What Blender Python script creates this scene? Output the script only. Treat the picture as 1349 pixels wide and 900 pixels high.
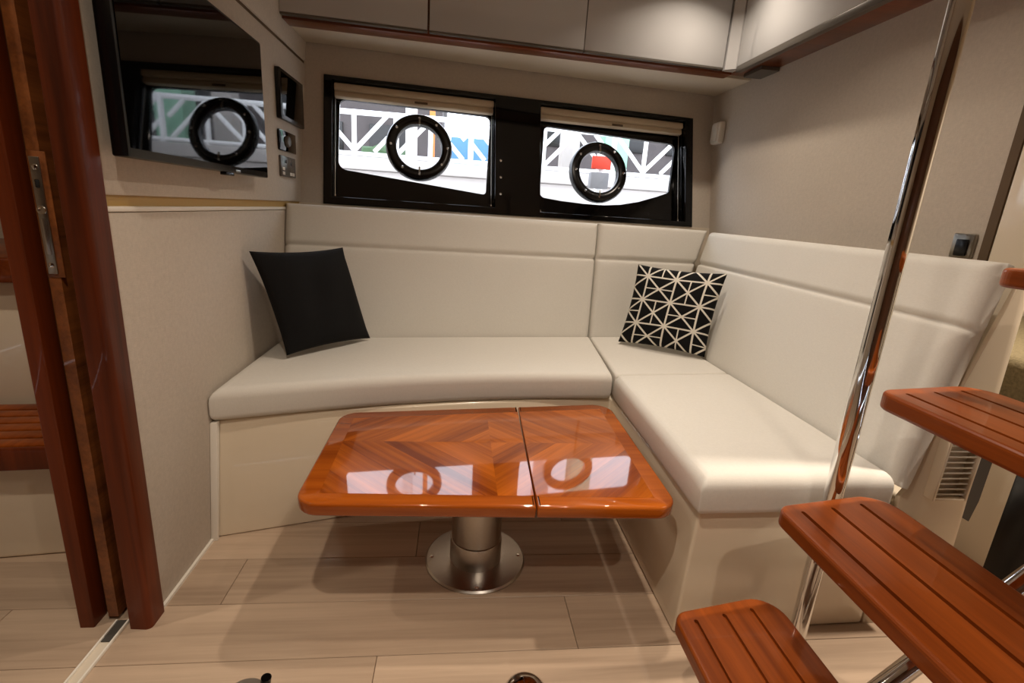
import bpy, bmesh, math, random
from mathutils import Vector, Matrix
random.seed(7)
S = bpy.context.scene
COL = S.collection
for o in list(bpy.data.objects): bpy.data.objects.remove(o)

# ------------------------------------------------------------------ camera
Yc = Vector((605-674.5, 273-450, 650.0)).normalized()      # world +Y in camera axes (x right, y down, z forward)
hz = Vector((1605-674.5, 273+1000*math.tan(.066)-450, 650.0))
Zc = -(Yc.cross(hz).normalized())
if Zc.y > 0: Zc = -Zc
Xc = Yc.cross(Zc)
Rw = Matrix((Xc, Yc, Zc))                                  # camera axes -> world
right, down, fwd = Rw.col[0], Rw.col[1], Rw.col[2]
cam_data = bpy.data.cameras.new('camera')
cam = bpy.data.objects.new('camera', cam_data); COL.objects.link(cam)
m = Matrix((right, -down, -fwd)).transposed().to_4x4()
m.translation = Vector((0, 0, 1.0))
cam.matrix_world = m
cam_data.sensor_fit = 'HORIZONTAL'; cam_data.sensor_width = 36.0
cam_data.lens = 36.0*650.0/1349.0
cam_data.clip_start = .02
S.camera = cam

# ------------------------------------------------------------------ world, sun, exposure
SKY = 5.0; LAMP = 7.5; LAMPCOL = (1.0, .86, .715)
w = bpy.data.worlds.new('sky'); S.world = w; w.use_nodes = True
bg = w.node_tree.nodes['Background']; bg.inputs[0].default_value = (.86, .91, 1.0, 1); bg.inputs[1].default_value = SKY
S.view_settings.view_transform = 'Standard'; S.view_settings.look = 'None'
S.view_settings.gamma = 1.0; S.view_settings.use_curve_mapping = False
S.view_settings.exposure = 0.1

# ------------------------------------------------------------------ materials
def lin(c):
    return tuple(((v/255)/12.92 if v/255 <= .04045 else (((v/255)+.055)/1.055)**2.4) for v in c)
MATS = {}
class NT:
    def __init__(s, name):
        s.m = bpy.data.materials.new(name); s.m.use_nodes = True; s.t = s.m.node_tree
        s.b = s.t.nodes['Principled BSDF']; MATS[name] = s.m
    def n(s, typ, **kw):
        d = s.t.nodes.new(typ)
        for k, v in kw.items(): setattr(d, k, v)
        return d
    def l(s, a, b): s.t.links.new(a, b)
    def math(s, op, a, b=None, c=None):
        d = s.n('ShaderNodeMath', operation=op)
        for i, v in enumerate((a, b, c)):
            if v is None: continue
            if isinstance(v, (int, float)): d.inputs[i].default_value = v
            else: s.l(v, d.inputs[i])
        return d.outputs[0]
    def bump(s, h, strength=.2, dist=.002):
        d = s.n('ShaderNodeBump'); d.inputs['Strength'].default_value = strength; d.inputs['Distance'].default_value = dist
        s.l(h, d.inputs['Height']); s.l(d.outputs[0], s.b.inputs['Normal'])
def setp(b, **kw):
    for k, v in kw.items():
        k = k.replace('_', ' ')
        b.inputs[k].default_value = v
def plain(name, rgb, rough=.5, metal=0.0, coat=0.0, noise=0.0, nscale=40, bump=0.0, spec=.5):
    t = NT(name); c = lin(rgb)
    setp(t.b, Base_Color=(*c, 1), Roughness=rough, Metallic=metal)
    t.b.inputs['Coat Weight'].default_value = coat; t.b.inputs['Coat Roughness'].default_value = .04
    t.b.inputs['Specular IOR Level'].default_value = spec
    if noise or bump:
        tc = t.n('ShaderNodeTexCoord'); nz = t.n('ShaderNodeTexNoise'); nz.inputs['Scale'].default_value = nscale; nz.inputs['Detail'].default_value = 4
        t.l(tc.outputs['Object'], nz.inputs['Vector'])
        if noise:
            mr = t.n('ShaderNodeMapRange'); mr.inputs[3].default_value = 1-noise; mr.inputs[4].default_value = 1+noise
            t.l(nz.outputs[0], mr.inputs[0])
            mx = t.n('ShaderNodeMix', data_type='RGBA', blend_type='MULTIPLY'); mx.inputs[0].default_value = 1
            mx.inputs[6].default_value = (*c, 1); t.l(mr.outputs[0], mx.inputs[7]); t.l(mx.outputs[2], t.b.inputs['Base Color'])
        if bump: t.bump(nz.outputs[0], bump)
    return t.m
def weave(name, rgb, scale=700, amt=.1, bump=.25, rough=.85):
    t = NT(name); c = lin(rgb)
    setp(t.b, Roughness=rough); t.b.inputs['Specular IOR Level'].default_value = .25
    tc = t.n('ShaderNodeTexCoord'); outs = []
    for sc in ((1, .12, .12), (.12, 1, .12), (.12, .12, 1)):
        mp = t.n('ShaderNodeMapping'); mp.inputs['Scale'].default_value = sc; t.l(tc.outputs['Object'], mp.inputs[0])
        nz = t.n('ShaderNodeTexNoise'); nz.inputs['Scale'].default_value = scale; nz.inputs['Detail'].default_value = 2
        t.l(mp.outputs[0], nz.inputs['Vector']); outs.append(nz.outputs[0])
    s = t.math('ADD', t.math('ADD', outs[0], outs[1]), outs[2])
    big = t.n('ShaderNodeTexNoise'); big.inputs['Scale'].default_value = 5; t.l(tc.outputs['Object'], big.inputs['Vector'])
    s2 = t.math('ADD', t.math('MULTIPLY', s, .8), t.math('MULTIPLY', big.outputs[0], .35))
    mr = t.n('ShaderNodeMapRange'); mr.inputs[1].default_value = .9; mr.inputs[2].default_value = 1.85; mr.inputs[3].default_value = 1-amt; mr.inputs[4].default_value = 1+amt
    t.l(s2, mr.inputs[0])
    mx = t.n('ShaderNodeMix', data_type='RGBA', blend_type='MULTIPLY'); mx.inputs[0].default_value = 1
    mx.inputs[6].default_value = (*c, 1); t.l(mr.outputs[0], mx.inputs[7]); t.l(mx.outputs[2], t.b.inputs['Base Color'])
    t.bump(s, bump, .001)
    return t.m
def wood(name, dark, light, axis=0, fine=90, along=3.0, rough=.3, coat=.6, uv=False, vary=.25, bump=.05, spec=.5):
    t = NT(name); setp(t.b, Roughness=rough)
    t.b.inputs['Coat Weight'].default_value = coat; t.b.inputs['Coat Roughness'].default_value = .03
    t.b.inputs['Specular IOR Level'].default_value = spec
    tc = t.n('ShaderNodeTexCoord'); oi = t.n('ShaderNodeObjectInfo')
    add = t.n('ShaderNodeVectorMath', operation='ADD')
    cmb = t.n('ShaderNodeCombineXYZ'); r7 = t.math('MULTIPLY', oi.outputs['Random'], 7.3)
    for i in range(3): t.l(r7, cmb.inputs[i])
    t.l(tc.outputs['UV' if uv else 'Object'], add.inputs[0]); t.l(cmb.outputs[0], add.inputs[1])
    sc = [fine]*3; sc[axis] = along
    mp = t.n('ShaderNodeMapping'); mp.inputs['Scale'].default_value = sc; t.l(add.outputs[0], mp.inputs[0])
    n1 = t.n('ShaderNodeTexNoise'); n1.inputs['Scale'].default_value = 1; n1.inputs['Detail'].default_value = 5; n1.inputs['Roughness'].default_value = .6; n1.inputs['Distortion'].default_value = .4
    t.l(mp.outputs[0], n1.inputs['Vector'])
    sc2 = [fine*.18]*3; sc2[axis] = along*.35
    mp2 = t.n('ShaderNodeMapping'); mp2.inputs['Scale'].default_value = sc2; t.l(add.outputs[0], mp2.inputs[0])
    n2 = t.n('ShaderNodeTexNoise'); n2.inputs['Scale'].default_value = 1; n2.inputs['Detail'].default_value = 3; t.l(mp2.outputs[0], n2.inputs['Vector'])
    s = t.math('ADD', t.math('MULTIPLY', n1.outputs[0], .5), t.math('MULTIPLY', n2.outputs[0], .7))
    s = t.math('ADD', s, t.math('MULTIPLY', t.math('SUBTRACT', oi.outputs['Random'], .5), vary))
    cr = t.n('ShaderNodeValToRGB'); cr.color_ramp.elements[0].position = .38; cr.color_ramp.elements[1].position = .82
    cr.color_ramp.elements[0].color = (*lin(dark), 1); cr.color_ramp.elements[1].color = (*lin(light), 1)
    t.l(s, cr.inputs[0]); t.l(cr.outputs[0], t.b.inputs['Base Color'])
    if bump: t.bump(n1.outputs[0], bump, .0005)
    return t.m
def glass(name, tint=(1, 1, 1), refl=1.0):
    t = NT(name); t.t.nodes.remove(t.b)
    out = [n for n in t.t.nodes if n.type == 'OUTPUT_MATERIAL'][0]
    tr = t.n('ShaderNodeBsdfTransparent'); tr.inputs[0].default_value = (*tint, 1)
    gl = t.n('ShaderNodeBsdfGlossy'); gl.inputs['Roughness'].default_value = .01
    fr = t.n('ShaderNodeLayerWeight'); fr.inputs[0].default_value = .5
    fc = t.math('ADD', t.math('MULTIPLY', t.math('POWER', fr.outputs['Facing'], 5.0), .9), .04)
    mx = t.n('ShaderNodeMixShader'); t.l(fc, mx.inputs[0]); t.l(tr.outputs[0], mx.inputs[1]); t.l(gl.outputs[0], mx.inputs[2]); t.l(mx.outputs[0], out.inputs[0])
    return t.m

weave('wall_fabric', (196, 185, 171))
weave('upholstery', (222, 218, 209), scale=900, amt=.05, bump=.12, rough=.7)
weave('black_fabric', (17, 17, 18), scale=500, amt=.2, bump=.4, rough=.9)
plain('cream_paint', (214, 202, 182), .45)
plain('gelcoat', (230, 215, 190), .22, coat=.4)
plain('white_trim', (232, 226, 214), .35)
plain('ceiling_vinyl', (226, 220, 208), .6, noise=.03)
plain('gold_strip', (176, 142, 78), .5)
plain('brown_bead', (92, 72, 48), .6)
plain('black_gloss', (3, 3, 4), .07, spec=.35)
plain('black_satin', (7, 7, 8), .25)
plain('black_matte', (8, 8, 8), .7)
plain('screen_black', (3, 3, 3), .03, spec=.4)
plain('bezel', (12, 12, 13), .25)
plain('chrome', (225, 225, 225), .05, metal=1)
plain('steel', (190, 185, 178), .28, metal=1, noise=.06, nscale=160)
plain('nickel', (170, 165, 155), .3, metal=1)
plain('grey_profile', (98, 92, 84), .35, metal=.4)
plain('lacquer', (188, 187, 186), .08, coat=.6)
plain('switch_grey', (96, 92, 86), .25)
plain('switch_white', (226, 220, 208), .4)
plain('blind_cream', (205, 188, 160), .7, bump=.1, nscale=300)
plain('rubber_grey', (70, 66, 60), .6)
plain('concrete', (176, 170, 166), .8, noise=.06, nscale=6)
plain('rail_white', (240, 240, 240), .5)
plain('far_dark', (72, 66, 66), .8, noise=.4, nscale=3)
plain('far_blue', (78, 128, 176), .6)
plain('far_green', (150, 196, 170), .6)
plain('far_orange', (226, 128, 60), .6)
plain('far_yellow', (214, 196, 60), .7)
plain('far_leaf', (56, 84, 50), .8, noise=.4, nscale=12)
plain('sign_red', (196, 44, 12), .6)
plain('sign_grey', (112, 112, 114), .6)
plain('dock', (180, 176, 170), .9, noise=.08, nscale=3)
plain('carpet', (112, 100, 72), .95, noise=.55, nscale=130, bump=.8)
wood('galley_wood', (66, 36, 18), (104, 62, 34), axis=2, fine=40, along=2, rough=.35, coat=.3, vary=0)
wood('floor_oak', (150, 128, 107), (196, 172, 147), axis=0, fine=48, along=2.2, rough=.36, coat=.15, vary=.22)
wood('jamb_wood', (58, 22, 7), (118, 50, 17), axis=2, fine=60, along=2, rough=.4, coat=.12, spec=.25, vary=.0)
wood('door_edge_wood', (86, 42, 16), (150, 88, 42), axis=1, fine=110, along=2, rough=.4, coat=.2, vary=0)
wood('tread_wood', (98, 40, 8), (162, 80, 24), axis=1, fine=55, along=2.5, rough=.35, coat=.25, vary=.1, spec=.2)
wood('table_wood', (128, 54, 8), (188, 98, 26), axis=0, fine=45, along=2, rough=.2, coat=1, vary=.05, bump=0, spec=.05)
wood('veneer', (112, 45, 4), (194, 102, 22), axis=0, fine=75, along=3, rough=.2, coat=1, uv=True, vary=.2, bump=0, spec=.05)
wood('cabinet_wood', (78, 36, 16), (128, 66, 34), axis=0, fine=70, along=2, rough=.3, coat=.3, vary=0)
glass('window_glass', (.97, .98, .99))
plain('lamp_lens', (236, 232, 224), .3)
# patterned pillow print
def pillow_print():
    t = NT('pillow_print'); setp(t.b, Roughness=.85); t.b.inputs['Specular IOR Level'].default_value = .2
    uvn = t.n('ShaderNodeUVMap'); sp = t.n('ShaderNodeSeparateXYZ'); t.l(uvn.outputs[0], sp.inputs[0])
    x = t.math('ADD', t.math('MULTIPLY', sp.outputs[0], 2.95), .52); y = t.math('ADD', t.math('MULTIPLY', sp.outputs[1], 3.3), .15)
    def line(v, wdt):       # distance of v to nearest integer < w
        fr = t.math('FRACT', v); d = t.math('MINIMUM', fr, t.math('SUBTRACT', 1.0, fr))
        return t.math('LESS_THAN', d, wdt)
    L = [line(x, .032), line(y, .032), line(t.math('ADD', x, y), .045), line(t.math('SUBTRACT', x, y), .045)]
    ev = t.math('LESS_THAN', t.math('FRACT', t.math('MULTIPLY', t.math('ADD', t.math('FLOOR', x), t.math('FLOOR', y)), .5)), .25)
    od = t.math('SUBTRACT', 1.0, ev)
    L.append(t.math('MULTIPLY', line(t.math('ADD', x, .5), .022), ev))
    L.append(t.math('MULTIPLY', line(t.math('ADD', y, .5), .022), od))
    s = L[0]
    for v in L[1:]: s = t.math('MAXIMUM', s, v)
    mx = t.n('ShaderNodeMix', data_type='RGBA'); t.l(s, mx.inputs[0])
    mx.inputs[6].default_value = (*lin((14, 13, 13)), 1); mx.inputs[7].default_value = (*lin((226, 220, 208)), 1)
    t.l(mx.outputs[2], t.b.inputs['Base Color'])
pillow_print()

# ------------------------------------------------------------------ object helpers
WORLD = {}
def put(o, parent=None, W=None):
    W = W if W is not None else Matrix.Identity(4)
    o.matrix_basis = W; WORLD[o.name] = W; COL.objects.link(o)
    if parent is not None:
        o.parent = parent; o.matrix_parent_inverse = WORLD[parent.name].inverted()
    return o
def mesh(name, verts, faces, smooth=False):
    me = bpy.data.meshes.new(name); me.from_pydata([tuple(v) for v in verts], [], faces); me.validate(); me.update()
    bm = bmesh.new(); bm.from_mesh(me); bmesh.ops.recalc_face_normals(bm, faces=bm.faces); bm.to_mesh(me); bm.free()
    if smooth: me.polygons.foreach_set('use_smooth', [True]*len(me.polygons))
    return me
def ob(name, me, mat, parent=None, W=None):
    if len(me.materials) == 0: me.materials.append(MATS[mat])
    return put(bpy.data.objects.new(name, me), parent, W)
def empty(name, loc=(0, 0, 0)):
    e = bpy.data.objects.new(name, None); e.empty_display_size = .05
    return put(e, None, Matrix.Translation(loc))
def tag(o, label, cat, group=None):
    o['label'] = label; o['category'] = cat
    if group: o['group'] = group
    return o
def struct(o, label=None):
    o['kind'] = 'structure'
    if label: o['label'] = label
    return o
def bm_mesh(name, bm, smooth=False, auto=None):
    bmesh.ops.recalc_face_normals(bm, faces=bm.faces)
    me = bpy.data.meshes.new(name); bm.to_mesh(me); bm.free()
    if smooth:
        me.polygons.foreach_set('use_smooth', [True]*len(me.polygons))
        if auto:
            b2 = bmesh.new(); b2.from_mesh(me)
            for e in b2.edges:
                if len(e.link_faces) == 2 and e.calc_face_angle(0) > auto: e.smooth = False
            b2.to_mesh(me); b2.free()
    return me
def box_me(x0, x1, y0, y1, z0, z1, bev=0.0, seg=2):
    bm = bmesh.new(); bmesh.ops.create_cube(bm, size=1)
    for v in bm.verts: v.co = Vector(((x0+x1)/2+v.co.x*(x1-x0), (y0+y1)/2+v.co.y*(y1-y0), (z0+z1)/2+v.co.z*(z1-z0)))
    if bev: bmesh.ops.bevel(bm, geom=list(bm.edges), offset=bev, segments=seg, affect='EDGES', profile=.5)
    return bm_mesh('box', bm, bool(bev), .6)
def prism_me(poly, z0, z1, bev=0.0, seg=3, top=None):
    """extruded outline; `top` may be a second outline for a tapered prism"""
    top = top or poly; n = len(poly)
    vs = [(p[0], p[1], z0) for p in poly]+[(p[0], p[1], z1) for p in top]
    fs = [tuple(range(n))[::-1], tuple(range(n, 2*n))]+[(i, (i+1) % n, n+(i+1) % n, n+i) for i in range(n)]
    bm = bmesh.new(); bv = [bm.verts.new(v) for v in vs]
    for f in fs: bm.faces.new([bv[i] for i in f])
    if bev:
        bm.normal_update()
        ed = [e for e in bm.edges if len(e.link_faces) == 2 and e.calc_face_angle(0) > .5]
        bmesh.ops.bevel(bm, geom=ed, offset=bev, segments=seg, affect='EDGES', profile=.5)
    return bm_mesh('prism', bm, bool(bev) or n > 8, .6)
def round_poly(pts, radii, seg=6):
    out = []; n = len(pts)
    for i in range(n):
        p = Vector(pts[i]); a = Vector(pts[i-1]); b = Vector(pts[(i+1) % n]); r = radii[i] if isinstance(radii, (list, tuple)) else radii
        if r <= 0: out.append((p.x, p.y)); continue
        da, db = (a-p).normalized(), (b-p).normalized(); ang = da.angle(db)
        d = min(r/math.tan(ang/2), (a-p).length*.49, (b-p).length*.49); r2 = d*math.tan(ang/2)
        c = p+(da+db).normalized()*(r2/math.sin(ang/2)); s = p+da*d-c; e = p+db*d-c
        tot = s.angle_signed(e)
        for k in range(seg+1):
            q = s.copy(); q.rotate(Matrix.Rotation(-tot*k/seg, 2)); out.append((c.x+q.x, c.y+q.y))
    return out
def tube_me(pts, r, seg=20, cap=True):
    vs, fs = [], []; pts = [Vector(p) for p in pts]; n = len(pts); up = None
    for i, p in enumerate(pts):
        d = (pts[min(i+1, n-1)]-pts[max(i-1, 0)]).normalized()
        if up is None: up = Vector((1, 0, 0)) if abs(d.x) < .9 else Vector((0, 1, 0))
        a = d.cross(up).normalized(); b = d.cross(a).normalized(); up = a.cross(d)
        for k in range(seg):
            t = 2*math.pi*k/seg; vs.append(p+a*(math.cos(t)*r)+b*(math.sin(t)*r))
    for i in range(n-1):
        for k in range(seg): fs.append((i*seg+k, i*seg+(k+1) % seg, (i+1)*seg+(k+1) % seg, (i+1)*seg+k))
    me_f = fs
    if cap: me_f += [tuple(range(seg))[::-1], tuple(range((n-1)*seg, n*seg))]
    bm = bmesh.new(); bv = [bm.verts.new(v) for v in vs]
    for f in me_f: bm.faces.new([bv[i] for i in f])
    return bm_mesh('tube', bm, True, .7)
def lathe_me(prof, seg=40, closed=False):
    """profile of (radius, z); closed makes a ring profile"""
    vs, fs = [], []; n = len(prof)
    for r, z in prof:
        for k in range(seg):
            t = 2*math.pi*k/seg; vs.append((r*math.cos(t), r*math.sin(t), z))
    for i in range(n if closed else n-1):
        j = (i+1) % n
        for k in range(seg): fs.append((i*seg+k, i*seg+(k+1) % seg, j*seg+(k+1) % seg, j*seg+k))
    if not closed:
        fs += [tuple(range(seg))[::-1], tuple(range((n-1)*seg, n*seg))]
    bm = bmesh.new(); bv = [bm.verts.new(v) for v in vs]
    for f in fs: bm.faces.new([bv[i] for i in f])
    bmesh.ops.remove_doubles(bm, verts=bm.verts, dist=1e-6)
    return bm_mesh('lathe', bm, True, .6)
def T(*p): return Matrix.Translation(p)
def puffy(P, N, t, r, lu, lv, seams=(), nu=26, nv=14, rb=.012, groove=.012, crown=0.0):
    """soft slab: P(u,v) its face, N the outward normal of that face, t its thickness, r the edge round"""
    re = r if isinstance(r, tuple) else (r,)*4
    r = max(re)
    def samples(n, L, ex):
        s = {0.0, 1.0}
        for k in range(1, n): s.add(k/n)
        for f in (.04, .14, .3, .5, .75, 1.0): s.add(min(.5, f*r/L)); s.add(1-min(.5, f*r/L))
        for e in ex:
            for f in (-2.2, -1.2, -.5, 0, .5, 1.2, 2.2): s.add(min(1, max(0, e+f*.009/L)))
        s = sorted(s); return [a for i, a in enumerate(s) if i == 0 or a-s[i-1] > 1e-4]
    us = samples(nu, lu, ()); vs_ = samples(nv, lv, seams)
    def depth(u, v, rr):
        d = 0
        for a, rr in ((u*lu, rr[0]), ((1-u)*lu, rr[1]), (v*lv, rr[2]), ((1-v)*lv, rr[3])):
            if a < rr: d = max(d, rr-math.sqrt(max(0, rr*rr-(rr-a)**2)))+(.0 if d == 0 else .2*min(d, rr))
        return d
    V, F = [], []; nn, mm = len(us), len(vs_)
    for side in (0, 1):
        for u in us:
            for v in vs_:
                p = P(u, v)
                if side == 0:
                    d = min(depth(u, v, re), t*.5)
                    for e in seams: d += groove*math.exp(-(((v-e)*lv)/.008)**2)
                    d -= crown*math.sin(math.pi*u)**.6*math.sin(math.pi*v)**.6
                else: d = t-min(depth(u, v, (rb,)*4), t*.3)
                V.append(p-N*d)
    I = lambda s, i, j: s*nn*mm+i*mm+j
    for s in (0, 1):
        for i in range(nn-1):
            for j in range(mm-1): F.append((I(s, i, j), I(s, i+1, j), I(s, i+1, j+1), I(s, i, j+1)))
    for i in range(nn-1):
        for j in (0, mm-1): F.append((I(0, i, j), I(0, i+1, j), I(1, i+1, j), I(1, i, j)))
    for j in range(mm-1):
        for i in (0, nn-1): F.append((I(0, i, j), I(0, i, j+1), I(1, i, j+1), I(1, i, j)))
    return mesh('cushion', V, F, True)
def quad(A, B, C, D):        # A(0,0) B(1,0) C(1,1) D(0,1)
    A, B, C, D = map(Vector, (A, B, C, D))
    return lambda u, v: (A*(1-u)+B*u)*(1-v)+(D*(1-u)+C*u)*v

# ================================================================== SETTING
XL, XR, ZC = -.694, 1.33, 2.05
# hull wall frame: u along the wall, v up its flared face, n into the room
A_ = math.radians(6.8)
HU = Vector((math.cos(A_), math.sin(A_), 0)); HN = HU.cross(Vector((0, .174, .658))).normalized()
if HN.y > 0: HN = -HN
HV = HN.cross(HU).normalized()
if HV.z < 0: HV = -HV
HO = Vector((-.694, 2.344, .994))
HM = Matrix((HU, HV, HN)).transposed().to_4x4(); HM.translation = HO
# --- floor
fl = struct(ob('floor', box_me(-2.2, 2.6, -1.4, 2.9, -.06, -.012), 'brown_bead'), 'pale oak plank floor')
PW = .166
plank_len = 1.35
pm = {}
row = 0; y = -.9
while y < 2.0:
    x = -2.15+(row*.47) % plank_len-plank_len
    while x < 2.5:
        x0, x1 = max(x, -2.15), min(x+plank_len, 2.55)
        if x1-x0 > .05:
            L = round(x1-x0, 3)
            if L not in pm: pm[L] = box_me(0, L-.0012, 0, PW-.0012, -.012, 0, .0012, 1)
            ob('plank', pm[L], 'floor_oak', fl, T(x0, y, 0))
        x += plank_len
    y += PW; row += 1
# --- ceiling
struct(ob('ceiling', box_me(-2.2, 2.6, -1.4, 2.9, ZC, ZC+.04), 'ceiling_vinyl'), 'cream vinyl ceiling')
# --- left wall with lower panel, ledge, gold groove, upper panels
wl = struct(ob('wall_left', box_me(-.729, -.716, 1.0765, 2.85, 0, ZC), 'galley_wood'), 'fabric covered wall behind the television')
ob('lower_panel', box_me(-.716, XL, 1.0765, 2.4, 0, .945, .003), 'wall_fabric', wl)
ob('ledge', box_me(-.716, XL+.002, 1.0765, 2.4, .946, .957, .003), 'white_trim', wl)
ob('groove_strip', box_me(-.716, -.700, 1.0765, 2.4, .957, .979), 'gold_strip', wl)
ob('upper_panel', box_me(-.716, XL, 1.0765, 2.85, .979, 1.562, .003), 'wall_fabric', wl)
ob('bead', box_me(-.716, -.700, 1.0765, 2.85, 1.562, 1.576), 'brown_bead', wl)  # recessed brown line between the two upper panels
ob('top_panel', box_me(-.716, XL, 1.0765, 2.85, 1.576, ZC, .003), 'wall_fabric', wl)
struct(ob('wall_pocket', box_me(-.842, -.810, 1.0765, 2.85, 0, ZC), 'galley_wood'))
struct(ob('wall_pocket_end', box_me(-.8095, -.7295, 1.97, 2.85, 0, ZC), 'galley_wood'))
# --- door jamb posts, sliding door, floor track
j1 = struct(ob('trim_1', prism_me(round_poly([(-.729, 1.022), (-.681, 1.018), (-.681, 1.075), (-.729, 1.075)], [.003, .012, .003, .003]), 0, ZC), 'jamb_wood'), 'varnished dark red wood door post beside the television wall')
j2 = struct(ob('trim_2', prism_me(round_poly([(-.842, 1.03), (-.810, 1.03), (-.810, 1.075), (-.842, 1.075)], .003), 0, ZC), 'jamb_wood'), 'varnished dark red wood door post on the far side of the sliding door')
dr = empty('door_1', (-.765, 1.06, 0)); struct(dr, 'sliding wooden door slid into its wall pocket')
ob('leaf', box_me(-.790, -.768, 1.049, 1.95, .012, 2.04), 'door_edge_wood', dr)
ob('latch_plate_backing', box_me(-.790, -.758, 1.0462, 1.0487, .818, 1.05, .001), 'door_edge_wood', dr)
lp = ob('latch_plate', box_me(-.785, -.768, 1.0428, 1.046, .825, 1.04, .001), 'nickel', dr)
scr = lathe_me([(.0052, 0), (.0052, .0012), (.0036, .002), (.0, .002)], 14)
FACE_Y = Matrix.Rotation(math.radians(90), 4, 'X')          # lathe axis -> -Y
for z in (1.022, .842): ob('screw', scr, 'chrome', lp, T(-.7765, 1.0430, z) @ FACE_Y)
ob('latch_ring', lathe_me([(.0075, 0), (.0075, .003), (.0045, .003), (.0045, .0005), (0, .0005)], 18), 'chrome', lp, T(-.7765, 1.0430, .945) @ FACE_Y)
ob('latch_bolt', box_me(-.781, -.772, 1.0408, 1.0439, .862, .93, .002), 'steel', lp)
ob('keyhole', box_me(-.780, -.773, 1.0421, 1.0439, .985, 1.0, .002), 'black_matte', lp)  # the hole's dark inside is painted as a black block
tr = empty('trim_4', (-.755, .3, 0)); struct(tr, 'pale metal sliding door track set in the floor')
ob('track_base', box_me(-.772, -.742, -.9, 1.045, 0, .002), 'cream_paint', tr)
ob('track_lip', box_me(-.772, -.768, -.9, 1.045, .002, .007), 'white_trim', tr)
ob('track_lip', box_me(-.746, -.742, -.9, 1.045, .002, .007), 'white_trim', tr)
ob('track_stop', box_me(-.767, -.747, .985, 1.045, .002, .005), 'rubber_grey', tr)
# --- hull wall (back), with the window cut out
WU0, WU1, WV0, WV1 = .095, 1.93, -.018, .552
wb = empty('wall_back', HO); struct(wb, 'cream flared hull wall around the black window panel')
for nm, (u0, u1, v0, v1) in {'side_panel': (-.02, WU0, WV0, WV1), 'side_panel.001': (WU1, 2.07, WV0, WV1), 'upper_panel': (-.02, 2.09, WV1, 1.0), 'lower_panel': (-.02, 2.06, -1.1, WV0)}.items():
    ob(nm.split('.')[0], box_me(u0, u1, v0, v1, -.03, 0), 'wall_fabric' if 'lower' not in nm else 'cream_paint', wb, HM)
# --- right wall, end trims
wr = struct(ob('wall_right', box_me(XR, XR+.05, 1.15, 2.9, 0, ZC), 'wall_fabric'), 'beige fabric bulkhead behind the right sofa')
struct(ob('trim_5', box_me(XR-.004, XR+.05, 1.127, 1.15, .0, ZC), 'brown_bead'), 'thin brown vertical bead at the end of the bulkhead')
struct(ob('trim_6', prism_me(round_poly([(XR-.006, .975), (XR+.06, .975), (XR+.06, 1.127), (XR-.006, 1.127)], .012), 0.93, ZC), 'gelcoat'), 'smooth cream end post of the bulkhead')
# --- rest of the shell (closes the room around and behind the camera)
struct(ob('wall_front', box_me(-2.2, 2.6, -1.44, -1.4, 0, ZC), 'galley_wood'))
struct(ob('wall_far_left', box_me(-2.24, -2.2, -1.4, 2.9, 0, ZC), 'cream_paint'))
struct(ob('wall_far_right', box_me(2.6, 2.64, -1.4, 2.9, 0, ZC), 'cream_paint'))
struct(ob('wall_cabin_end', box_me(-2.2, -.833, 2.0, 2.04, 0, ZC), 'cream_paint'))
struct(ob('wall_aft_end', box_me(XR+.05, 2.6, 2.3, 2.34, 0, ZC), 'cream_paint'))

# ================================================================== WINDOW
def curve_panel(name, outlines, depth, z, mat, parent, bev=.003):
    cu = bpy.data.curves.new(name, 'CURVE'); cu.dimensions = '2D'; cu.fill_mode = 'BOTH'; cu.extrude = depth/2; cu.bevel_depth = bev; cu.bevel_resolution = 2
    for pts in outlines:
        sp = cu.splines.new('POLY'); sp.points.add(len(pts)-1)
        for p, q in zip(sp.points, pts): p.co = (q[0], q[1], 0, 1)
        sp.use_cyclic_u = True
    tmp = bpy.data.objects.new('tmp', cu); me = bpy.data.meshes.new_from_object(tmp); bpy.data.objects.remove(tmp)
    me.transform(Matrix.Translation((0, 0, z)))
    me.polygons.foreach_set('use_smooth', [False]*len(me.polygons))
    me.materials.clear()
    return ob(name, me, mat, parent, HM)
win = empty('window_1', HM @ Vector((1.0, 0, 0))); struct(win, 'long gloss black hull window panel with two panes and round portholes')
def rect(u0, u1, v0, v1): return [(u0, v0), (u1, v0), (u1, v1), (u0, v1)]
rev = lambda p: p[::-1]
curve_panel('bezel', [rect(WU0+.003, WU1-.003, WV0+.003, WV1-.003), rev(rect(.128, .872, .012, .535)), rev(rect(1.092, 1.89, .004, .535))], .022, -.004, 'black_gloss', win)
curve_panel('bezel_reveal', [rect(.122, .878, .006, .541), rev(rect(.134, .866, .018, .529))], .03, -.04, 'black_satin', win, .001)
curve_panel('bezel_reveal', [rect(1.086, 1.896, -.002, .541), rev(rect(1.098, 1.884, .010, .529))], .03, -.04, 'black_satin', win, .001)
o1 = round_poly([(0.147, 0.16), (0.84, 0.088), (0.861, 0.478), (0.153, 0.486)], [.045, .02, .03, .035])
o2 = round_poly([(1.108, 0.098), (1.223, 0.086), (1.346, 0.079), (1.46, 0.079), (1.552, 0.088), (1.655, 0.11), (1.758, 0.143), (1.835, 0.172), (1.871, 0.436), (1.132, 0.462)], [.03, 0, 0, 0, 0, 0, 0, .035, .03, .03])
curve_panel('mask', [rect(.10, 1.95, -.012, .546), rev(o1), rev(o2)], .012, -.068, 'black_gloss', win)
for o in (o1, o2):
    me = prism_me(o, -.072, -.070); ob('pane', me, 'window_glass', win, HM)
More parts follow.
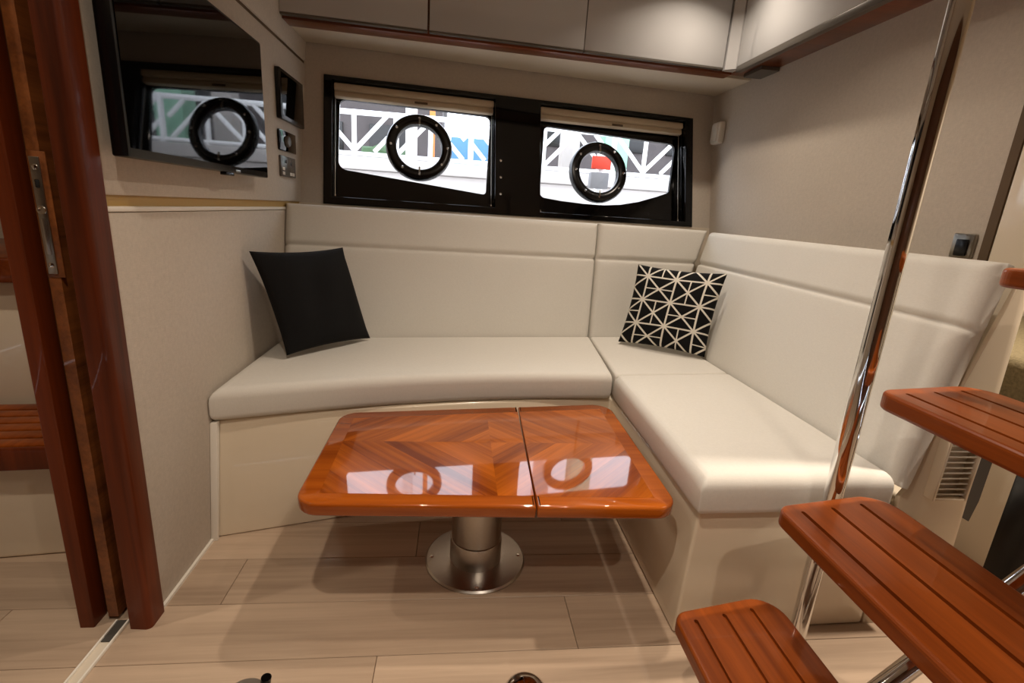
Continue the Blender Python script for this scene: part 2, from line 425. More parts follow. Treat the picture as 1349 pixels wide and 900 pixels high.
for (cu_, cv_) in ((0.515, 0.293), (1.428, 0.25)):
    M = HM @ T(cu_, cv_, -.07)
    ring = ob('porthole_ring', lathe_me([(.105, -.012), (.155, -.012), (.1555, .012), (.150, .022), (.135, .028), (.118, .026), (.108, .018), (.105, .008)], 56, True), 'black_satin', win, M)
    bolt = lathe_me([(.0065, 0), (.0065, .003), (.0045, .005), (0, .005)], 12)
    for k in range(8):
        a = math.radians(k*45+ (0 if k % 2 == 0 else 8)); ob('bolt', bolt, 'chrome' if k % 2 == 0 else 'steel', ring, M @ T(.131*math.cos(a), .131*math.sin(a), .0265))
    for a in (-90, 90):
        a = math.radians(a); ob('latch', box_me(-.004, .004, -.014, .014, 0, .012, .003), 'nickel', ring, M @ T(.112*math.cos(a), .112*math.sin(a), .022))
# guide rods with end nuts beside the panes
for (u, v0, v1) in ((.140, .03, .465), (.858, .03, .465), (1.104, .02, .47), (1.868, .02, .48)):
    rod = ob('guide_rod', tube_me([(u, v0, -.03), (u, v1, -.03)], .0016, 8), 'nickel', win, HM)
    ob('rod_nut', box_me(u-.005, u+.005, v0-.006, v0+.006, -.036, -.024, .002), 'chrome', rod, HM)
for (u, v) in ((.884, .16), (.884, .24), (.884, .08)):
    ob('screw_cap', lathe_me([(.006, 0), (.006, .002), (.003, .0045), (0, .0045)], 12), 'chrome', win, HM @ T(u+.012, v, .0095))
for nm, (u0, u1) in {'a': (.136, .866), 'b': (1.099, 1.883)}.items():
    rb = empty('roller_blind', HM @ Vector(((u0+u1)/2, .5, 0)))
    ob('cassette', box_me(u0, u1, .500, .530, -.052, -.006, .006), 'blind_cream', rb, HM)
    ob('hem_bar', box_me(u0+.001, u1-.001, .474, .499, -.050, -.018, .005), 'blind_cream', rb, HM)
    um = (u0+u1)/2+.02; ob('pull_tab', box_me(um-.03, um+.03, .478, .488, -.0178, -.0150, .001), 'brown_bead', rb, HM)
    tag(rb, 'rolled cream blind cassette above the pane beside the television wall' if nm == 'a' else 'rolled cream blind cassette above the pane beside the fabric bulkhead', 'blind', 'roller blinds in the black window panel')
# sensor box on right wall
al = empty('wall_sensor', (XR, 2.66, 1.40))
ob('housing', box_me(XR-.035, XR-.0005, 2.575, 2.655, 1.40, 1.505, .008, 3), 'switch_white', al)
ob('front_cover', box_me(XR-.042, XR-.0352, 2.585, 2.645, 1.41, 1.495, .003), 'switch_white', al)
tag(al, 'small white plastic box on the fabric bulkhead near the window', 'sensor')

# ================================================================== OVERHEAD CABINETS
cf = lambda x: 2.215+.065*(x+.145)
sf = lambda x: 2.295+.057*(x+.72)
hull_y = lambda x, z: HO.y+(x-HO.x)*HU.y/HU.x+(z-HO.z)*.264
struct(ob('soffit', prism_me([(XL, sf(XL)), (XR, sf(XR)), (XR, hull_y(XR, 1.655)-.012), (XL, hull_y(XL, 1.655)-.012)], 1.655, 1.672, .003), 'cream_paint'))
bc = empty('overhead_cabinet', (.2, 2.3, 1.66))
ob('body', prism_me([(XL, cf(XL)+.03), (1.15, cf(1.15)+.03), (1.15, 2.62), (XL, 2.5)], 1.69, ZC-.001), 'cabinet_wood', bc)
ob('bottom_board', prism_me([(XL, cf(XL)+.03), (1.19, cf(1.19)+.03), (1.19, sf(1.19)-.001), (XL, sf(XL)-.001)], 1.650, 1.690, .002), 'cabinet_wood', bc)
for x0, x1 in ((-.692, -.149), (-.141, .491), (.494, 1.128)):
    d = ob('door', prism_me([(x0, cf(x0)), (x1, cf(x1)), (x1, cf(x1)+.02), (x0, cf(x0)+.02)], 1.664, ZC-.004, .002, 2), 'lacquer', bc)
    ob('edge_profile', prism_me([(x0, cf(x0)-.001), (x1, cf(x1)-.001), (x1, cf(x1)+.02), (x0, cf(x0)+.02)], 1.656, 1.6635, .001, 1), 'grey_profile', d)
tag(bc, 'glossy taupe overhead cabinet with three doors above the windows', 'cabinet')
rc = empty('overhead_cabinet', (1.25, 1.6, 1.66))
ob('body', box_me(1.20, XR-.001, .9, 2.26, 1.69, ZC-.001), 'cabinet_wood', rc)
ob('bottom_board', box_me(1.196, XR-.001, .9, 2.37, 1.658, 1.6895, .002), 'cabinet_wood', rc)
for y0, y1 in ((.9, 1.385), (1.389, 2.262)):
    d = ob('door', box_me(1.172, 1.192, y0, y1, 1.664, ZC-.004, .002), 'lacquer', rc)
    ob('edge_profile', box_me(1.171, 1.195, y0, y1, 1.640, 1.6635, .001), 'grey_profile', d)
ob('corner_post', prism_me(round_poly([(1.135, cf(1.135)-.004), (1.17, 2.266), (1.19, 2.268), (1.186, 2.32), (1.135, 2.32)], .002), 1.656, ZC-.002), 'lacquer', rc)
tag(rc, 'glossy taupe overhead cabinet mounted on the fabric bulkhead', 'cabinet')
bk = tag(ob('cabinet_bracket', prism_me(round_poly([(1.245, 2.19), (1.328, 2.19), (1.328, 2.33), (1.245, 2.33)], .004), 1.643, 1.657), 'grey_profile'), 'small dark grey bracket under the overhead cabinet on the bulkhead', 'bracket')

# ================================================================== SOFA
base_b = [(XL+.004, 1.352), (-.322, 1.455), (.10, 1.535), (.572, 1.600), (.570, .958), (1.10, .968), (1.10, 1.0), (1.30, 1.0), (1.30, 2.30), (XL+.004, 2.05)]
base_t = [(XL+.012, 1.420), (-.332, 1.520), (.10, 1.600), (.582, 1.668), (.580, .954), (1.10, .968), (1.10, 1.0), (1.30, 1.0), (1.30, 2.30), (XL+.012, 2.05)]
tag(ob('sofa_base', prism_me(base_b, .0, .353, .008, 3, base_t), 'gelcoat'), 'smooth cream moulded base carrying the corner sofa cushions', 'sofa base')
struct(ob('trim_7', prism_me([(XL+.0005, 1.335), (XL+.018, 1.338), (XL+.018, 1.351), (XL+.0005, 1.351)], 0, .352, .002, 2, [(XL+.0005, 1.395), (XL+.018, 1.398), (XL+.018, 1.419), (XL+.0005, 1.419)]), 'white_trim'), 'pale vertical trim strip where the sofa base meets the fabric wall')
struct(ob('trim_8', prism_me([(XL+.0005, 1.07), (XL+.008, 1.07), (XL+.008, 1.34), (XL+.0005, 1.34)], 0, .008), 'white_trim'), 'thin pale bead along the foot of the fabric wall')
ZS = .452
jb = lambda x: 2.0+.150*(x+.694)          # seat / back junction on the hull side
tb = lambda x: 2.125+.130*(x+.694)        # top front edge of the backs on the hull side
up = Vector((0, 0, 1))
def seat(name, A, B, C, D, label, seams=(), r=.042, crown=.004, bow=0.0):
    q = quad(A, B, C, D); lu = (Vector(B)-Vector(A)).length; lv = (Vector(D)-Vector(A)).length
    P = (lambda u, v: q(u, v)+Vector((0, bow*math.sin(math.pi*u)*(1-v), 0))) if bow else q
    me = puffy(P, up, ZS-.3545, r, lu, lv, seams, nu=34, nv=20, rb=.02, groove=.004, crown=crown)
    return tag(ob(name, me, 'upholstery'), label, 'cushion', 'seat cushions of the corner sofa')
seat('seat_cushion', (XL+.004, 1.392, ZS), (.572, 1.640, ZS), (.629, jb(.629)-.004, ZS), (XL+.004, jb(XL)-.004, ZS), 'long cream seat cushion holding the plain black pillow', bow=.055, r=(.03, .014, .03, .012))
seat('seat_cushion', (.583, 1.644, ZS), (1.046, 1.702, ZS), (1.046, jb(1.046)-.004, ZS), (.633, jb(.633)-.004, ZS), 'cream corner seat cushion under the patterned pillow', r=.012, crown=.001)
seat('seat_cushion', (.560, .928, ZS), (1.046, .938, ZS), (1.046, 1.698, ZS), (.580, 1.640, ZS), 'cream seat cushion running toward the wooden steps', r=(.032, .010, .03, .014))
ZB, ZT = .425, .972
def back(name, B0, B1, T1, T0, label, t, seam=.705, r=.03):
    P = quad(B0, B1, T1, T0)
    lu = (Vector(B1)-Vector(B0)).length; lv = (Vector(T0)-Vector(B0)).length
    n = (Vector(B1)-Vector(B0)).cross(Vector(T0)-Vector(B0)).normalized()
    me = puffy(P, n, t, r if isinstance(r, tuple) else (r, r, .008, r), lu, lv, (seam,), nu=30, nv=16, crown=.006)
    return tag(ob(name, me, 'upholstery'), label, 'cushion', 'back cushions of the corner sofa')
CB, CT = (1.047, jb(1.047), ZB), (1.225, tb(1.225), .968)
back('back_cushion', (XL+.003, jb(XL), ZB), (.632, jb(.632), ZB), (.650, tb(.650), ZT), (XL+.003, tb(XL), .978), 'long cream back cushion behind the plain black pillow', .13)
back('back_cushion', (.635, jb(.635), ZB), CB, CT, (.653, tb(.653), ZT), 'short cream back cushion in the sofa corner behind the patterned pillow', .10, r=.018)
back('back_cushion', (1.049, jb(1.047)-.006, ZB), (1.052, .952, ZB), (1.190, .985, .966), (1.222, tb(1.225)-.008, .968), 'long cream back cushion along the fabric bulkhead', .058, seam=.71, r=(.018, .034, .02, .032))
ob('end_return', box_me(XR, XR+.05, 1.05, 1.1265, 0, .929), 'cream_paint', wr)
ob('back_ledge', box_me(1.305, XR, 1.152, 2.42, .60, .935, .004), 'cream_paint', wr)
# end panel with vent
ep = empty('end_panel', (1.2, .97, 0))
me = prism_me([(1.103, 0), (1.31, 0), (1.272, .93), (1.247, .93), (1.129, .47), (1.120, .41), (1.103, .38)], -.981, -.969, .002, 2)
ob('board', me, 'gelcoat', ep, Matrix.Rotation(math.radians(90), 4, 'X'))
tag(ep, 'cream end panel of the sofa carrying a slatted vent', 'panel')
vt = empty('air_vent', (1.2, .96, .4))
for x0, x1, z0, z1 in ((1.163, 1.170, .385, .60), (1.251, 1.258, .385, .60), (1.1705, 1.2505, .385, .392), (1.1705, 1.2505, .593, .60)):
    ob('vent_frame', box_me(x0, x1, .942, .9685, z0, z1, .0015), 'gelcoat', vt)
ob('vent_back', box_me(1.1705, 1.2505, .966, .9685, .3925, .5925), 'gelcoat', vt)
sl = box_me(-.0398, .0398, -.005, .005, -.0018, .0018, .0008, 1)
for k in range(14):
    ob('slat', sl, 'white_trim', vt, T(1.2105, .950, .3995+k*.0143) @ Matrix.Rotation(math.radians(-30), 4, 'X'))
tag(vt, 'cream slatted air vent on the sofa end panel', 'vent')

# ================================================================== PILLOWS
def pillow(name, BL, BR, TR, TL, th, mat, label, n=36, side=1):
    q = quad(BL, BR, TR, TL); BLv, BRv, TLv = Vector(BL), Vector(BR), Vector(TL)
    nrm = (BRv-BLv).cross(TLv-BLv).normalized(); V, F, UV = [], [], []
    cx = (BRv-BLv).normalized(); cy = (TLv-BLv).normalized()
    for s in (1, -1):
        for i in range(n+1):
            for j in range(n+1):
                u, v = i/n, j/n; a, b = 2*u-1, 2*v-1
                h = (max(0, (1-abs(a)**2.6))*max(0, (1-abs(b)**2.6)))**.55
                pin = .011
                p = q(u, v)+cx*(-a*pin*(1-b*b))+cy*(-b*pin*(1-a*a))
                wr = .004*math.sin(7*u+3*v)*math.sin(5*v-2*u)+.003*math.sin(17*u-4*v)*(1-b*b)
                V.append(p+nrm*(s*(th/2*h+wr*h))); UV.append((u, v))
    N = (n+1)**2; I = lambda s, i, j: s*N+i*(n+1)+j
    for s in (0, 1):
        for i in range(n):
            for j in range(n): F.append((I(s, i, j), I(s, i+1, j), I(s, i+1, j+1), I(s, i, j+1)))
    me = bpy.data.meshes.new(name); me.from_pydata([tuple(v) for v in V], [], F)
    uvl = me.uv_layers.new(name='UVMap')
    for lp_ in me.loops: uvl.data[lp_.index].uv = UV[lp_.vertex_index]
    bm = bmesh.new(); bm.from_mesh(me); bmesh.ops.remove_doubles(bm, verts=bm.verts, dist=1e-5); bmesh.ops.recalc_face_normals(bm, faces=bm.faces); bm.to_mesh(me); bm.free()
    me.polygons.foreach_set('use_smooth', [True]*len(me.polygons))
    return me
BP = [(-.571, 1.695, .470), (-.340, 1.985, .464), (-.440, 1.985, .822), (-.668, 1.690, .820)]
o = ob('throw_pillow', pillow('throw_pillow', *BP, .11, 'black_fabric', ''), 'black_fabric')
tag(o, 'plain black square throw pillow leaning on the fabric wall', 'pillow')
PP = [(.727, 2.070, .465), (1.030, 1.862, .465), (1.105, 1.930, .806), (.800, 2.140, .806)]
o = ob('throw_pillow', pillow('throw_pillow', *PP, .10, 'pillow_print', ''), 'pillow_print')
tag(o, 'black throw pillow with white geometric line pattern in the sofa corner', 'pillow')

# ================================================================== TABLE
ZTB = .36
tb_ = empty('table', (.082, 1.245, 0))
tag(tb_, 'low varnished inlaid wooden table on a round steel pedestal', 'table')
FLc, FRc, RRc, RLc = (-.338, .978), (.535, .955), (.550, 1.590), (-.341, 1.472)
H0, H1 = (.198, .964), (.220, 1.557)
H1 = (.220, RLc[1]+(RRc[1]-RLc[1])*(.220-RLc[0])/(RRc[0]-RLc[0])); H0 = (.198, FLc[1]+(FRc[1]-FLc[1])*(.198-FLc[0])/(FRc[0]-FLc[0]))
g = .0016
leafL = round_poly([FLc, (H0[0]-g, H0[1]), (H1[0]-g, H1[1]), RLc], [.055, .004, .004, .06], 8)
leafR = round_poly([(H0[0]+g, H0[1]), FRc, RRc, (H1[0]+g, H1[1])], [.004, .055, .06, .004], 8)
tl = ob('table_leaf', prism_me(leafL, ZTB-.032, ZTB, .007, 3), 'table_wood', tb_)
trr = ob('table_leaf', prism_me(leafR, ZTB-.032, ZTB, .007, 3), 'table_wood', tb_)
def clip(poly, p, nrm):
    out = []; p = Vector(p); nrm = Vector(nrm)
    for i in range(len(poly)):
        a, b = Vector(poly[i]), Vector(poly[(i+1) % len(poly)]); da, db = (a-p).dot(nrm), (b-p).dot(nrm)
        if da >= 0: out.append(tuple(a))
        if (da >= 0) != (db >= 0): out.append(tuple(a+(b-a)*(da/(da-db))))
    return out
inner = [(-.290, 1.020), (.487, .998), (.506, 1.540), (-.296, 1.430)]
hd = (Vector(H1)-Vector(H0)).normalized(); hn = Vector((hd.y, -hd.x))
Cx, Cy = .112, 1.278
bands = [0, .05, .085, .19, .30, .42, .56, .85]
for leaf, sgn, pr in ((0, -1, tl), (1, 1, trr)):
    base = clip(inner, (H0[0]+sgn*.003, H0[1]), hn*sgn)
    for sx in (-1, 1):
        for sy in (-1, 1):
            dv = Vector((sx, sy))/math.sqrt(2); al_ = Vector((-sy, sx))/math.sqrt(2)
            qd = clip(clip(base, (Cx, Cy), (sx, 0)), (Cx, Cy), (0, sy))
            if len(qd) < 3: continue
            for b0, b1 in zip(bands, bands[1:]):
                pg = clip(clip(qd, (Cx+dv.x*b0/1.414, Cy+dv.y*b0/1.414), dv), (Cx+dv.x*b1/1.414, Cy+dv.y*b1/1.414), -dv)
                if len(pg) < 3: continue
                ar = abs(sum(pg[i-1][0]*pg[i][1]-pg[i][0]*pg[i-1][1] for i in range(len(pg))))/2
                if ar < 1e-5: continue
                me = prism_me(pg, ZTB-.0004, ZTB+.0003)
                uvl = me.uv_layers.new(name='UVMap')
                for lp_ in me.loops:
                    c = me.vertices[lp_.vertex_index].co; uvl.data[lp_.index].uv = (c.x*al_.x+c.y*al_.y, c.x*dv.x+c.y*dv.y)
                ob('veneer_panel', me, 'veneer', pr)
PC = (.083, 1.246)
fl_ = ob('base_flange', lathe_me([(0, 0), (.145, 0), (.1455, .004), (.141, .0085), (.085, .0105), (.0, .0105)], 64), 'steel', tb_, T(PC[0], PC[1], 0))
for k in range(4):
    a = math.radians(-90+k*90); sc_ = ob('screw', lathe_me([(.0062, 0), (.0062, .001), (.004, .0028), (0, .0028)], 12), 'chrome', fl_, T(PC[0]+.127*math.cos(a), PC[1]+.127*math.sin(a), .0092))
ob('lower_sleeve', lathe_me([(0, 0), (.0745, 0), (.0745, .068), (.0735, .070), (0, .070)], 48), 'steel', tb_, T(PC[0], PC[1], .0105))
ob('column', lathe_me([(0, 0), (.0715, 0), (.0715, .228), (0, .228)], 48), 'steel', tb_, T(PC[0], PC[1], .0808))
ob('mount_plate', lathe_me([(0, 0), (.12, 0), (.12, .018), (0, .018)], 40), 'black_satin', tb_, T(PC[0], PC[1], .3095))

# ================================================================== TELEVISION AND WALL CONTROLS
tv = empty('television', (XL, 1.45, 1.05))
TX = XL+.055
ty0, ty1, tz0, tz1 = 1.091, 1.818, 1.053, 1.459
ob('housing', box_me(XL+.022, TX-.001, ty0, ty1, tz0, tz1, .004), 'bezel', tv)
ob('screen', box_me(TX-.002, TX+.0008, ty0+.008, ty1-.008, tz0+.018, tz1-.008), 'screen_black', tv)
ob('sensor_bar', box_me(TX-.02, TX-.002, ty0+.42, ty0+.47, tz0-.008, tz0-.0002, .002), 'black_satin', tv)
ob('brand_tab', box_me(TX-.001, TX+.0015, ty0+.475, ty0+.505, tz0+.003, tz0+.010, .001), 'nickel', tv)
ob('wall_bracket', box_me(XL+.0005, XL+.022, ty0+.25, ty1-.25, tz0+.1, tz1-.1, .003), 'black_satin', tv)
tag(tv, 'large black flat television mounted on the fabric wall', 'television')
cp = empty('control_display', (XL, 2.25, 1.28))
ob('frame', box_me(XL+.0005, XL+.020, 2.09, 2.375, 1.281, 1.458, .004), 'bezel', cp)
ob('screen', box_me(XL+.0185, XL+.0208, 2.105, 2.36, 1.295, 1.444), 'screen_black', cp)
tag(cp, 'small black glossy touch display beside the television', 'display')
s1 = empty('switch_panel', (XL, 2.19, 1.165))
ob('plate', box_me(XL+.0005, XL+.010, 2.085, 2.28, 1.168, 1.244, .003), 'screen_black', s1)
ob('knob', lathe_me([(0, 0), (.022, 0), (.021, .008), (.017, .011), (0, .011)], 24), 'switch_grey', s1, T(XL+.0101, 2.165, 1.206) @ Matrix.Rotation(math.radians(90), 4, 'Y'))
tag(s1, 'black wall control with a round knob under the touch display', 'switch')
s2 = empty('switch_panel', (XL, 2.19, 1.07))
ob('plate', box_me(XL+.0005, XL+.009, 2.09, 2.265, 1.072, 1.150, .003), 'switch_grey', s2)
for y_, z_, m_ in ((2.115, 1.085, 'switch_white'), (2.115, 1.102, 'switch_white'), (2.20, 1.085, 'switch_white'), (2.23, 1.085, 'switch_white'), (2.14, 1.13, 'bezel'), (2.21, 1.125, 'bezel')):
    ob('button', box_me(XL+.0088, XL+.0105, y_-.012, y_+.012, z_-.006, z_+.006, .0015), m_, s2)
tag(s2, 'grey switch plate with small buttons, lowest of the wall controls', 'switch')
lt = empty('wall_outlet', (XR, 1.19, .98))
ob('plate', box_me(XR-.012, XR-.0005, 1.165, 1.222, .955, 1.018, .003), 'nickel', lt)
ob('socket', box_me(XR-.016, XR-.0118, 1.175, 1.208, .960, 1.003, .003), 'black_satin', lt)
tag(lt, 'small steel framed socket on the bulkhead above the sofa back', 'outlet')

# ================================================================== STEPS
def tread(x0, x1, z, y0, y1, label):
    y_out = y1-.045
    P = round_poly([(x0-.012, y0), (x1-.012, y0), (x1, y1), (x0, y_out)], [.02, .02, .055, .035], 8)
    sl_me = prism_me(P, z-.034, z, .007, 3)
    cut = bmesh.new(); wth = x1-x0
    for fr in (.16, .435, .71):
        xa, ya, yb = x0+wth*fr, y0+.05, y_out+(y1-y_out)*fr-.032
        pts = []
        for k in range(9): a = math.pi*k/8; pts.append((xa+.0042*math.cos(a), yb+.0042*math.sin(a)))
        for k in range(9): a = math.pi+math.pi*k/8; pts.append((xa-.010+.0042*math.cos(a), ya+.0042*math.sin(a)))
        b0 = [cut.verts.new((p[0], p[1], z-.007)) for p in pts]; b1 = [cut.verts.new((p[0], p[1], z+.01)) for p in pts]
        n = len(pts); cut.faces.new(b0[::-1]); cut.faces.new(b1)
        for i in range(n): cut.faces.new((b0[i], b0[(i+1) % n], b1[(i+1) % n], b1[i]))
    cme = bm_mesh('cut', cut)
    a, b = bpy.data.objects.new('a', sl_me), bpy.data.objects.new('b', cme); COL.objects.link(a); COL.objects.link(b)
    md = a.modifiers.new('b', 'BOOLEAN'); md.operation = 'DIFFERENCE'; md.object = b; md.solver = 'EXACT'
    dg = bpy.context.evaluated_depsgraph_get(); me = bpy.data.meshes.new_from_object(a.evaluated_get(dg))
    bpy.data.objects.remove(a); bpy.data.objects.remove(b)
    me.polygons.foreach_set('use_smooth', [False]*len(me.polygons)); me.materials.clear()
    o = ob('stair_tread', me, 'tread_wood')
    return tag(o, label, 'step', 'teak steps of the companionway')
TR = [(.466, .712, .222), (.640, .905, .472), (.792, 1.050, .720), (.962, 1.225, .958)]
LB = ['lowest varnished wooden stair tread just above the floor', 'second wooden stair tread up from the floor, beside the chrome pole',
      'third wooden stair tread up from the floor, in front of the air vent', 'topmost wooden stair tread beside the bulkhead end']
for (a, b, z), l in zip(TR, LB): tread(a, b, z, .20, .842, l)
# stringer and brackets
st = empty('stair_stringer', (.55, .55, 0)); SY = .70
p0, p1 = Vector((.79, SY, .012)), Vector((1.45, SY, .725))
rail = ob('rail', tube_me([p0, p1], .019, 24), 'chrome', st)
tag(st, 'polished chrome diagonal tube carrying the wooden treads', 'stair rail')
tag(ob('support_column', box_me(1.16, 1.30, .735, .80, 0, .922, .004), 'black_satin'), 'black upright support panel beneath the topmost tread', 'column')
pl = empty('handrail_pole', (.838, .880, 0))
ob('pole', tube_me([(.838, .880, .012), (.838, .880, ZC-.012)], .0185, 32), 'chrome', pl)
for z_, r_ in ((0, 0), (ZC, math.pi)):
    ob('pole_flange', lathe_me([(0, 0), (.04, 0), (.04, .005), (.024, .012), (0, .012)], 32), 'chrome', pl, T(.838, .880, z_) @ Matrix.Rotation(r_, 4, 'X'))
tag(pl, 'tall polished chrome handrail pole between sofa and steps', 'pole')

# ================================================================== FLOOR FITTINGS NEAR THE CAMERA
f1 = empty('floor_fitting', (.172, .83, 0))
ob('body', lathe_me([(0, 0), (.066, 0), (.062, .006), (.052, .024), (.042, .044), (.033, .052), (.018, .057), (0, .058)], 36), 'chrome', f1, T(.172, .79, 0))
tag(f1, 'tapered chrome floor fitting standing in front of the table', 'fitting')
f2 = empty('floor_fitting', (-.395, .83, 0))
ob('cap', lathe_me([(0, 0), (.045, 0), (.045, .010), (.040, .016), (0, .017)], 32), 'steel', f2, T(-.400, .828, 0))
ob('pin', tube_me([(-.362, .838, .016), (-.357, .838, .050)], .010, 14), 'black_gloss', f2)
tag(f2, 'flat steel floor cap with a short dark pin', 'fitting')

# ================================================================== CABIN THROUGH THE DOORWAY
bn = empty('shower_bench', (-1.3, 1.4, 0))
ob('bench_base', prism_me([(-2.1, 1.16), (-.86, 1.315), (-.86, 1.97), (-2.1, 1.97)], 0, .30, .01, 3), 'gelcoat', bn)
for k in range(6):
    o_ = .048*k
    ob('slat', prism_me([(-2.1, 1.125+o_), (-.87, 1.255+o_), (-.87, 1.255+o_+.041), (-2.1, 1.125+o_+.041)], .325, .36, .005, 2), 'tread_wood', bn)
ob('fascia', prism_me([(-2.1, 1.113), (-.87, 1.243), (-.87, 1.253), (-2.1, 1.123)], .296, .357, .003, 2), 'jamb_wood', bn)
ob('back_panel', prism_me([(-2.1, 1.43), (-.86, 1.56), (-.86, 1.97), (-2.1, 1.97)], .3005, .72, .01, 3), 'gelcoat', bn)
ob('shelf_rail', prism_me([(-2.1, 1.38), (-.86, 1.51), (-.86, 1.97), (-2.1, 1.97)], .7205, .79, .01, 3), 'tread_wood', bn)
tag(bn, 'cream moulded bench with a slatted wooden seat beyond the doorway', 'bench')

# ================================================================== SPACE BEHIND THE STEPS
bt = empty('berth', (1.8, 1.6, 0))
ob('berth_base', box_me(1.60, 2.55, 1.02, 2.25, .0, .48, .01), 'cream_paint', bt)
ob('berth_mattress', box_me(1.58, 2.55, 1.0, 2.25, .482, .69, .03, 3), 'carpet', bt)
tag(bt, 'speckled brown upholstered berth glimpsed behind the steps', 'bed')
tag(ob('hanging_strap', prism_me([(1.275, .52), (1.345, .52), (1.345, .36), (1.335, .30), (1.275, .33)], -.9855, -.9812), 'rubber_grey', None, Matrix.Rotation(math.radians(90), 4, 'X')), 'dark hanging cloth behind the air vent panel', 'cloth')

# ================================================================== CEILING DOWNLIGHTS
ringm = lathe_me([(.030, -.001), (.046, -.001), (.046, -.006), (.040, -.009), (.030, -.004)], 32, True)
lensm = lathe_me([(0, -.004), (.0295, -.004), (.0295, -.001), (0, -.001)], 28)
DL = [((.46, 1.32), .80, 'recessed ceiling downlight above the table'), ((.95, 2.02), .42, 'recessed ceiling downlight in the cabinet corner'),
      ((-.22, .25), .9, 'recessed ceiling downlight near the sliding door'),
      ((.55, -.3), .75, 'recessed ceiling downlight over the foot of the steps'),
      ((-1.35, .75), .5, 'recessed ceiling downlight in the cabin beyond the sliding door'), ((1.85, .95), 3.2, 'recessed ceiling downlight behind the steps')]
for ((x_, y_), k, lab), where in zip(DL, ('table', 'cabinet_corner', 'door', 'steps_foot', 'door_cabin', 'behind_steps')):
    d = empty('downlight', (x_, y_, ZC))
    ob('trim_ring', ringm, 'nickel', d, T(x_, y_, ZC)); ob('lens', lensm, 'lamp_lens', d, T(x_, y_, ZC))
    tag(d, lab, 'light', 'ceiling downlights')
    ld = bpy.data.lights.new('downlight_'+where+'_offscreen', 'AREA'); ld.shape = 'DISK'; ld.size = .055; ld.energy = LAMP*k; ld.spread = math.radians(125); ld.color = LAMPCOL
    lo = bpy.data.objects.new('downlight_'+where+'_offscreen', ld); put(lo, d, T(x_, y_, ZC-.012))

# ================================================================== OUTSIDE THE WINDOW
struct(ob('ground', box_me(-14, 18, 2.95, 30, -1.6, -1.5), 'dock'))
struct(ob('promenade', box_me(-14, 18, 5.96, 30, -1.5, 1.2), 'dock'))
qw = empty('quay_wall', (.5, 5.6, -1.5))
ob('wall', box_me(-6, 8, 5.45, 5.9, -1.5, 1.30), 'concrete', qw)
ob('coping', box_me(-6, 8, 5.40, 5.95, 1.305, 1.43, .02), 'concrete', qw)
tag(qw, 'white quay wall with a projecting coping outside the windows', 'wall')
def railing_panel(xc, wdt, kind, n):
    r = empty('railing_panel', (xc, 5.55, 1.43)); z0, z1 = 1.435, 1.86; yy = 5.55; b = .026
    def bar(p, q, th=.022, nm='bar'):
        ob(nm, tube_me([(p[0], yy, p[1]), (q[0], yy, q[1])], th, 8), 'rail_white', r)
    bar((xc-wdt/2, z1), (xc+wdt/2, z1), .026, 'top_rail'); bar((xc-wdt/2, z0+.03), (xc+wdt/2, z0+.03), .022, 'bottom_rail')
    bar((xc-wdt/2+.034, z0), (xc-wdt/2+.034, z1+.02), .028, 'post'); bar((xc, z0), (xc, z1), .024, 'post')
    hh = z1-z0
    for s in (-1, 1):
        for off in (0, .2):
            if kind == 'V': p, q = (xc+s*off, z0+.06), (xc+s*(off+hh*.8), z1)
            else: p, q = (xc+s*off, z1-.02), (xc+s*(off+hh*.8), z0+.05)
            lim = wdt/2-.03
            if abs(q[0]-xc) > lim:
                t = (lim-abs(p[0]-xc))/(abs(q[0]-xc)-abs(p[0]-xc)); q = (p[0]+(q[0]-p[0])*t, p[1]+(q[1]-p[1])*t)
            bar(p, q)
    tag(r, 'white railing panel with bars fanning '+('upward ' if kind == 'V' else 'downward ')+['beyond the edge of the grey building', 'in front of the green shrub', 'in front of the slim orange post', 'in front of the blue panel', 'in front of the yellow shrub', 'in front of the pale green column', 'past the pale green column'][n], 'railing', 'white railing panels on the quay')
for i, xc in enumerate((-1.86, -1.09, -.32, .45, 1.22, 1.99, 2.76)): railing_panel(xc, .77, 'V' if i in (1, 3, 5) else 'A', i)
def simple(name, me, mat, label, cat, W=None): return tag(ob(name, me, mat, None, W), label, cat)
simple('white_column', box_me(-.62, -.50, 5.98, 6.1, 1.2, 4, .01), 'rail_white', 'white column behind the railing seen through the pane beside the television wall', 'column')
simple('white_column', box_me(1.16, 1.36, 5.98, 6.2, 1.2, 4, .01), 'concrete', 'thick white column behind the railing seen through the pane beside the bulkhead', 'column')
simple('green_column', box_me(1.66, 1.95, 6.0, 6.3, 1.2, 4, .01), 'far_green', 'pale green column behind the railing', 'column')
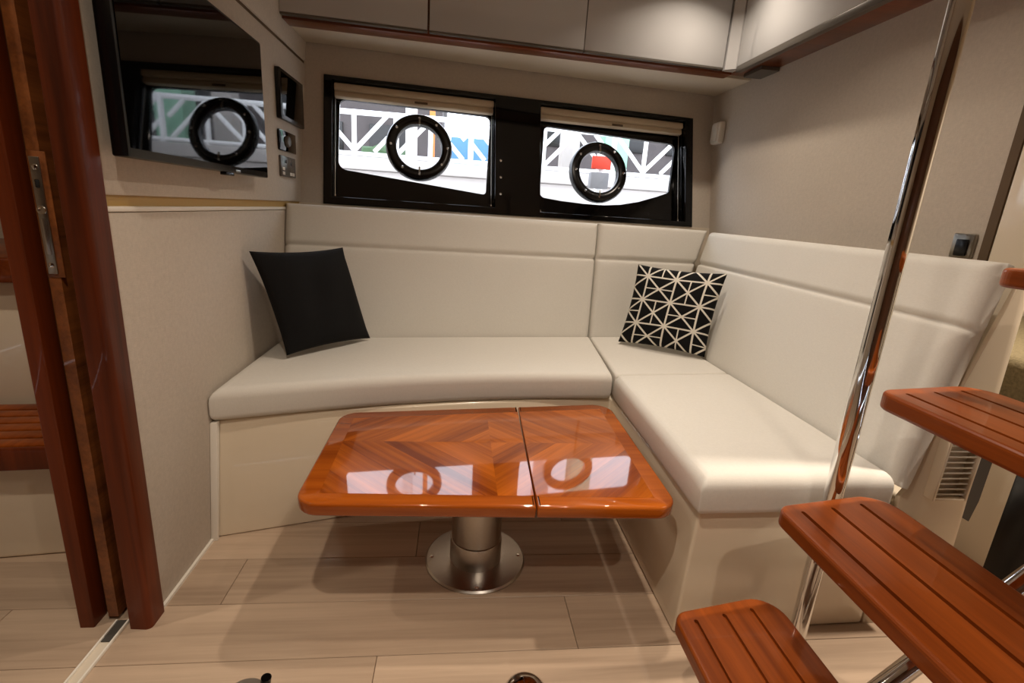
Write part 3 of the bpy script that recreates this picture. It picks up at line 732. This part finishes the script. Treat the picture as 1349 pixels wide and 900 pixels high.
simple('orange_post', box_me(-.36, -.30, 6.0, 6.06, 1.2, 4, .006), 'far_orange', 'slim orange post behind the railing', 'post')
simple('blue_panel', box_me(-.12, .36, 6.0, 6.04, 1.2, 1.76, .006), 'far_blue', 'bright blue panel behind the railing', 'panel')
bl_ = empty('far_building', (-2, 9.5, 1.2))
ob('facade', box_me(-7, -.35, 9.5, 11, 1.2, 2.75), 'far_dark', bl_)
for k in range(5): ob('window', box_me(-6.2+k*1.15, -5.5+k*1.15, 9.46, 9.52, 1.75, 2.3, .01), 'black_satin', bl_)
ob('fascia_band', box_me(-7.05, -.3, 9.42, 11, 2.75, 3.6, .02), 'sign_grey', bl_)
tag(bl_, 'long grey building far behind the railing with a paler roof band', 'building')
b2 = empty('far_building', (4, 10.5, 1.2))
ob('facade', box_me(1.2, 9, 10.5, 12, 1.2, 4.0), 'far_dark', b2)
for k in range(5): ob('window', box_me(1.6+k*1.3, 2.4+k*1.3, 10.46, 10.52, 2.3, 2.9, .01), 'black_satin', b2)
tag(b2, 'dark tall building far behind the green column', 'building')
def bush(x, y, z, r, mat, label):
    bm = bmesh.new(); bmesh.ops.create_icosphere(bm, subdivisions=3, radius=r)
    for v in bm.verts: v.co *= 1+.28*math.sin(v.co.x*31+v.co.y*17)*math.sin(v.co.z*27+v.co.x*9); v.co.z *= .8
    return simple('shrub', bm_mesh('shrub', bm, True), mat, label, 'plant', T(x, y, z))
bush(.98, 6.6, 1.36, .2, 'far_yellow', 'yellow flowering shrub behind the railing'); bush(-1.0, 7.0, 1.45, .32, 'far_leaf', 'green shrub behind the railing')
sg = empty('warning_sign', (1.14, 4.2, -1.5))
ob('sign_post', tube_me([(1.15, 4.235, -1.5), (1.15, 4.235, 1.55)], .035, 16), 'rail_white', sg)
ob('sign_face', box_me(1.065, 1.225, 4.18, 4.2, 1.375, 1.475, .003), 'sign_red', sg)
ob('meter_box', box_me(1.05, 1.20, 4.12, 4.2, 1.22, 1.345, .006), 'sign_grey', sg)
tag(sg, 'white post with a red orange sign and grey box outside the porthole', 'sign')
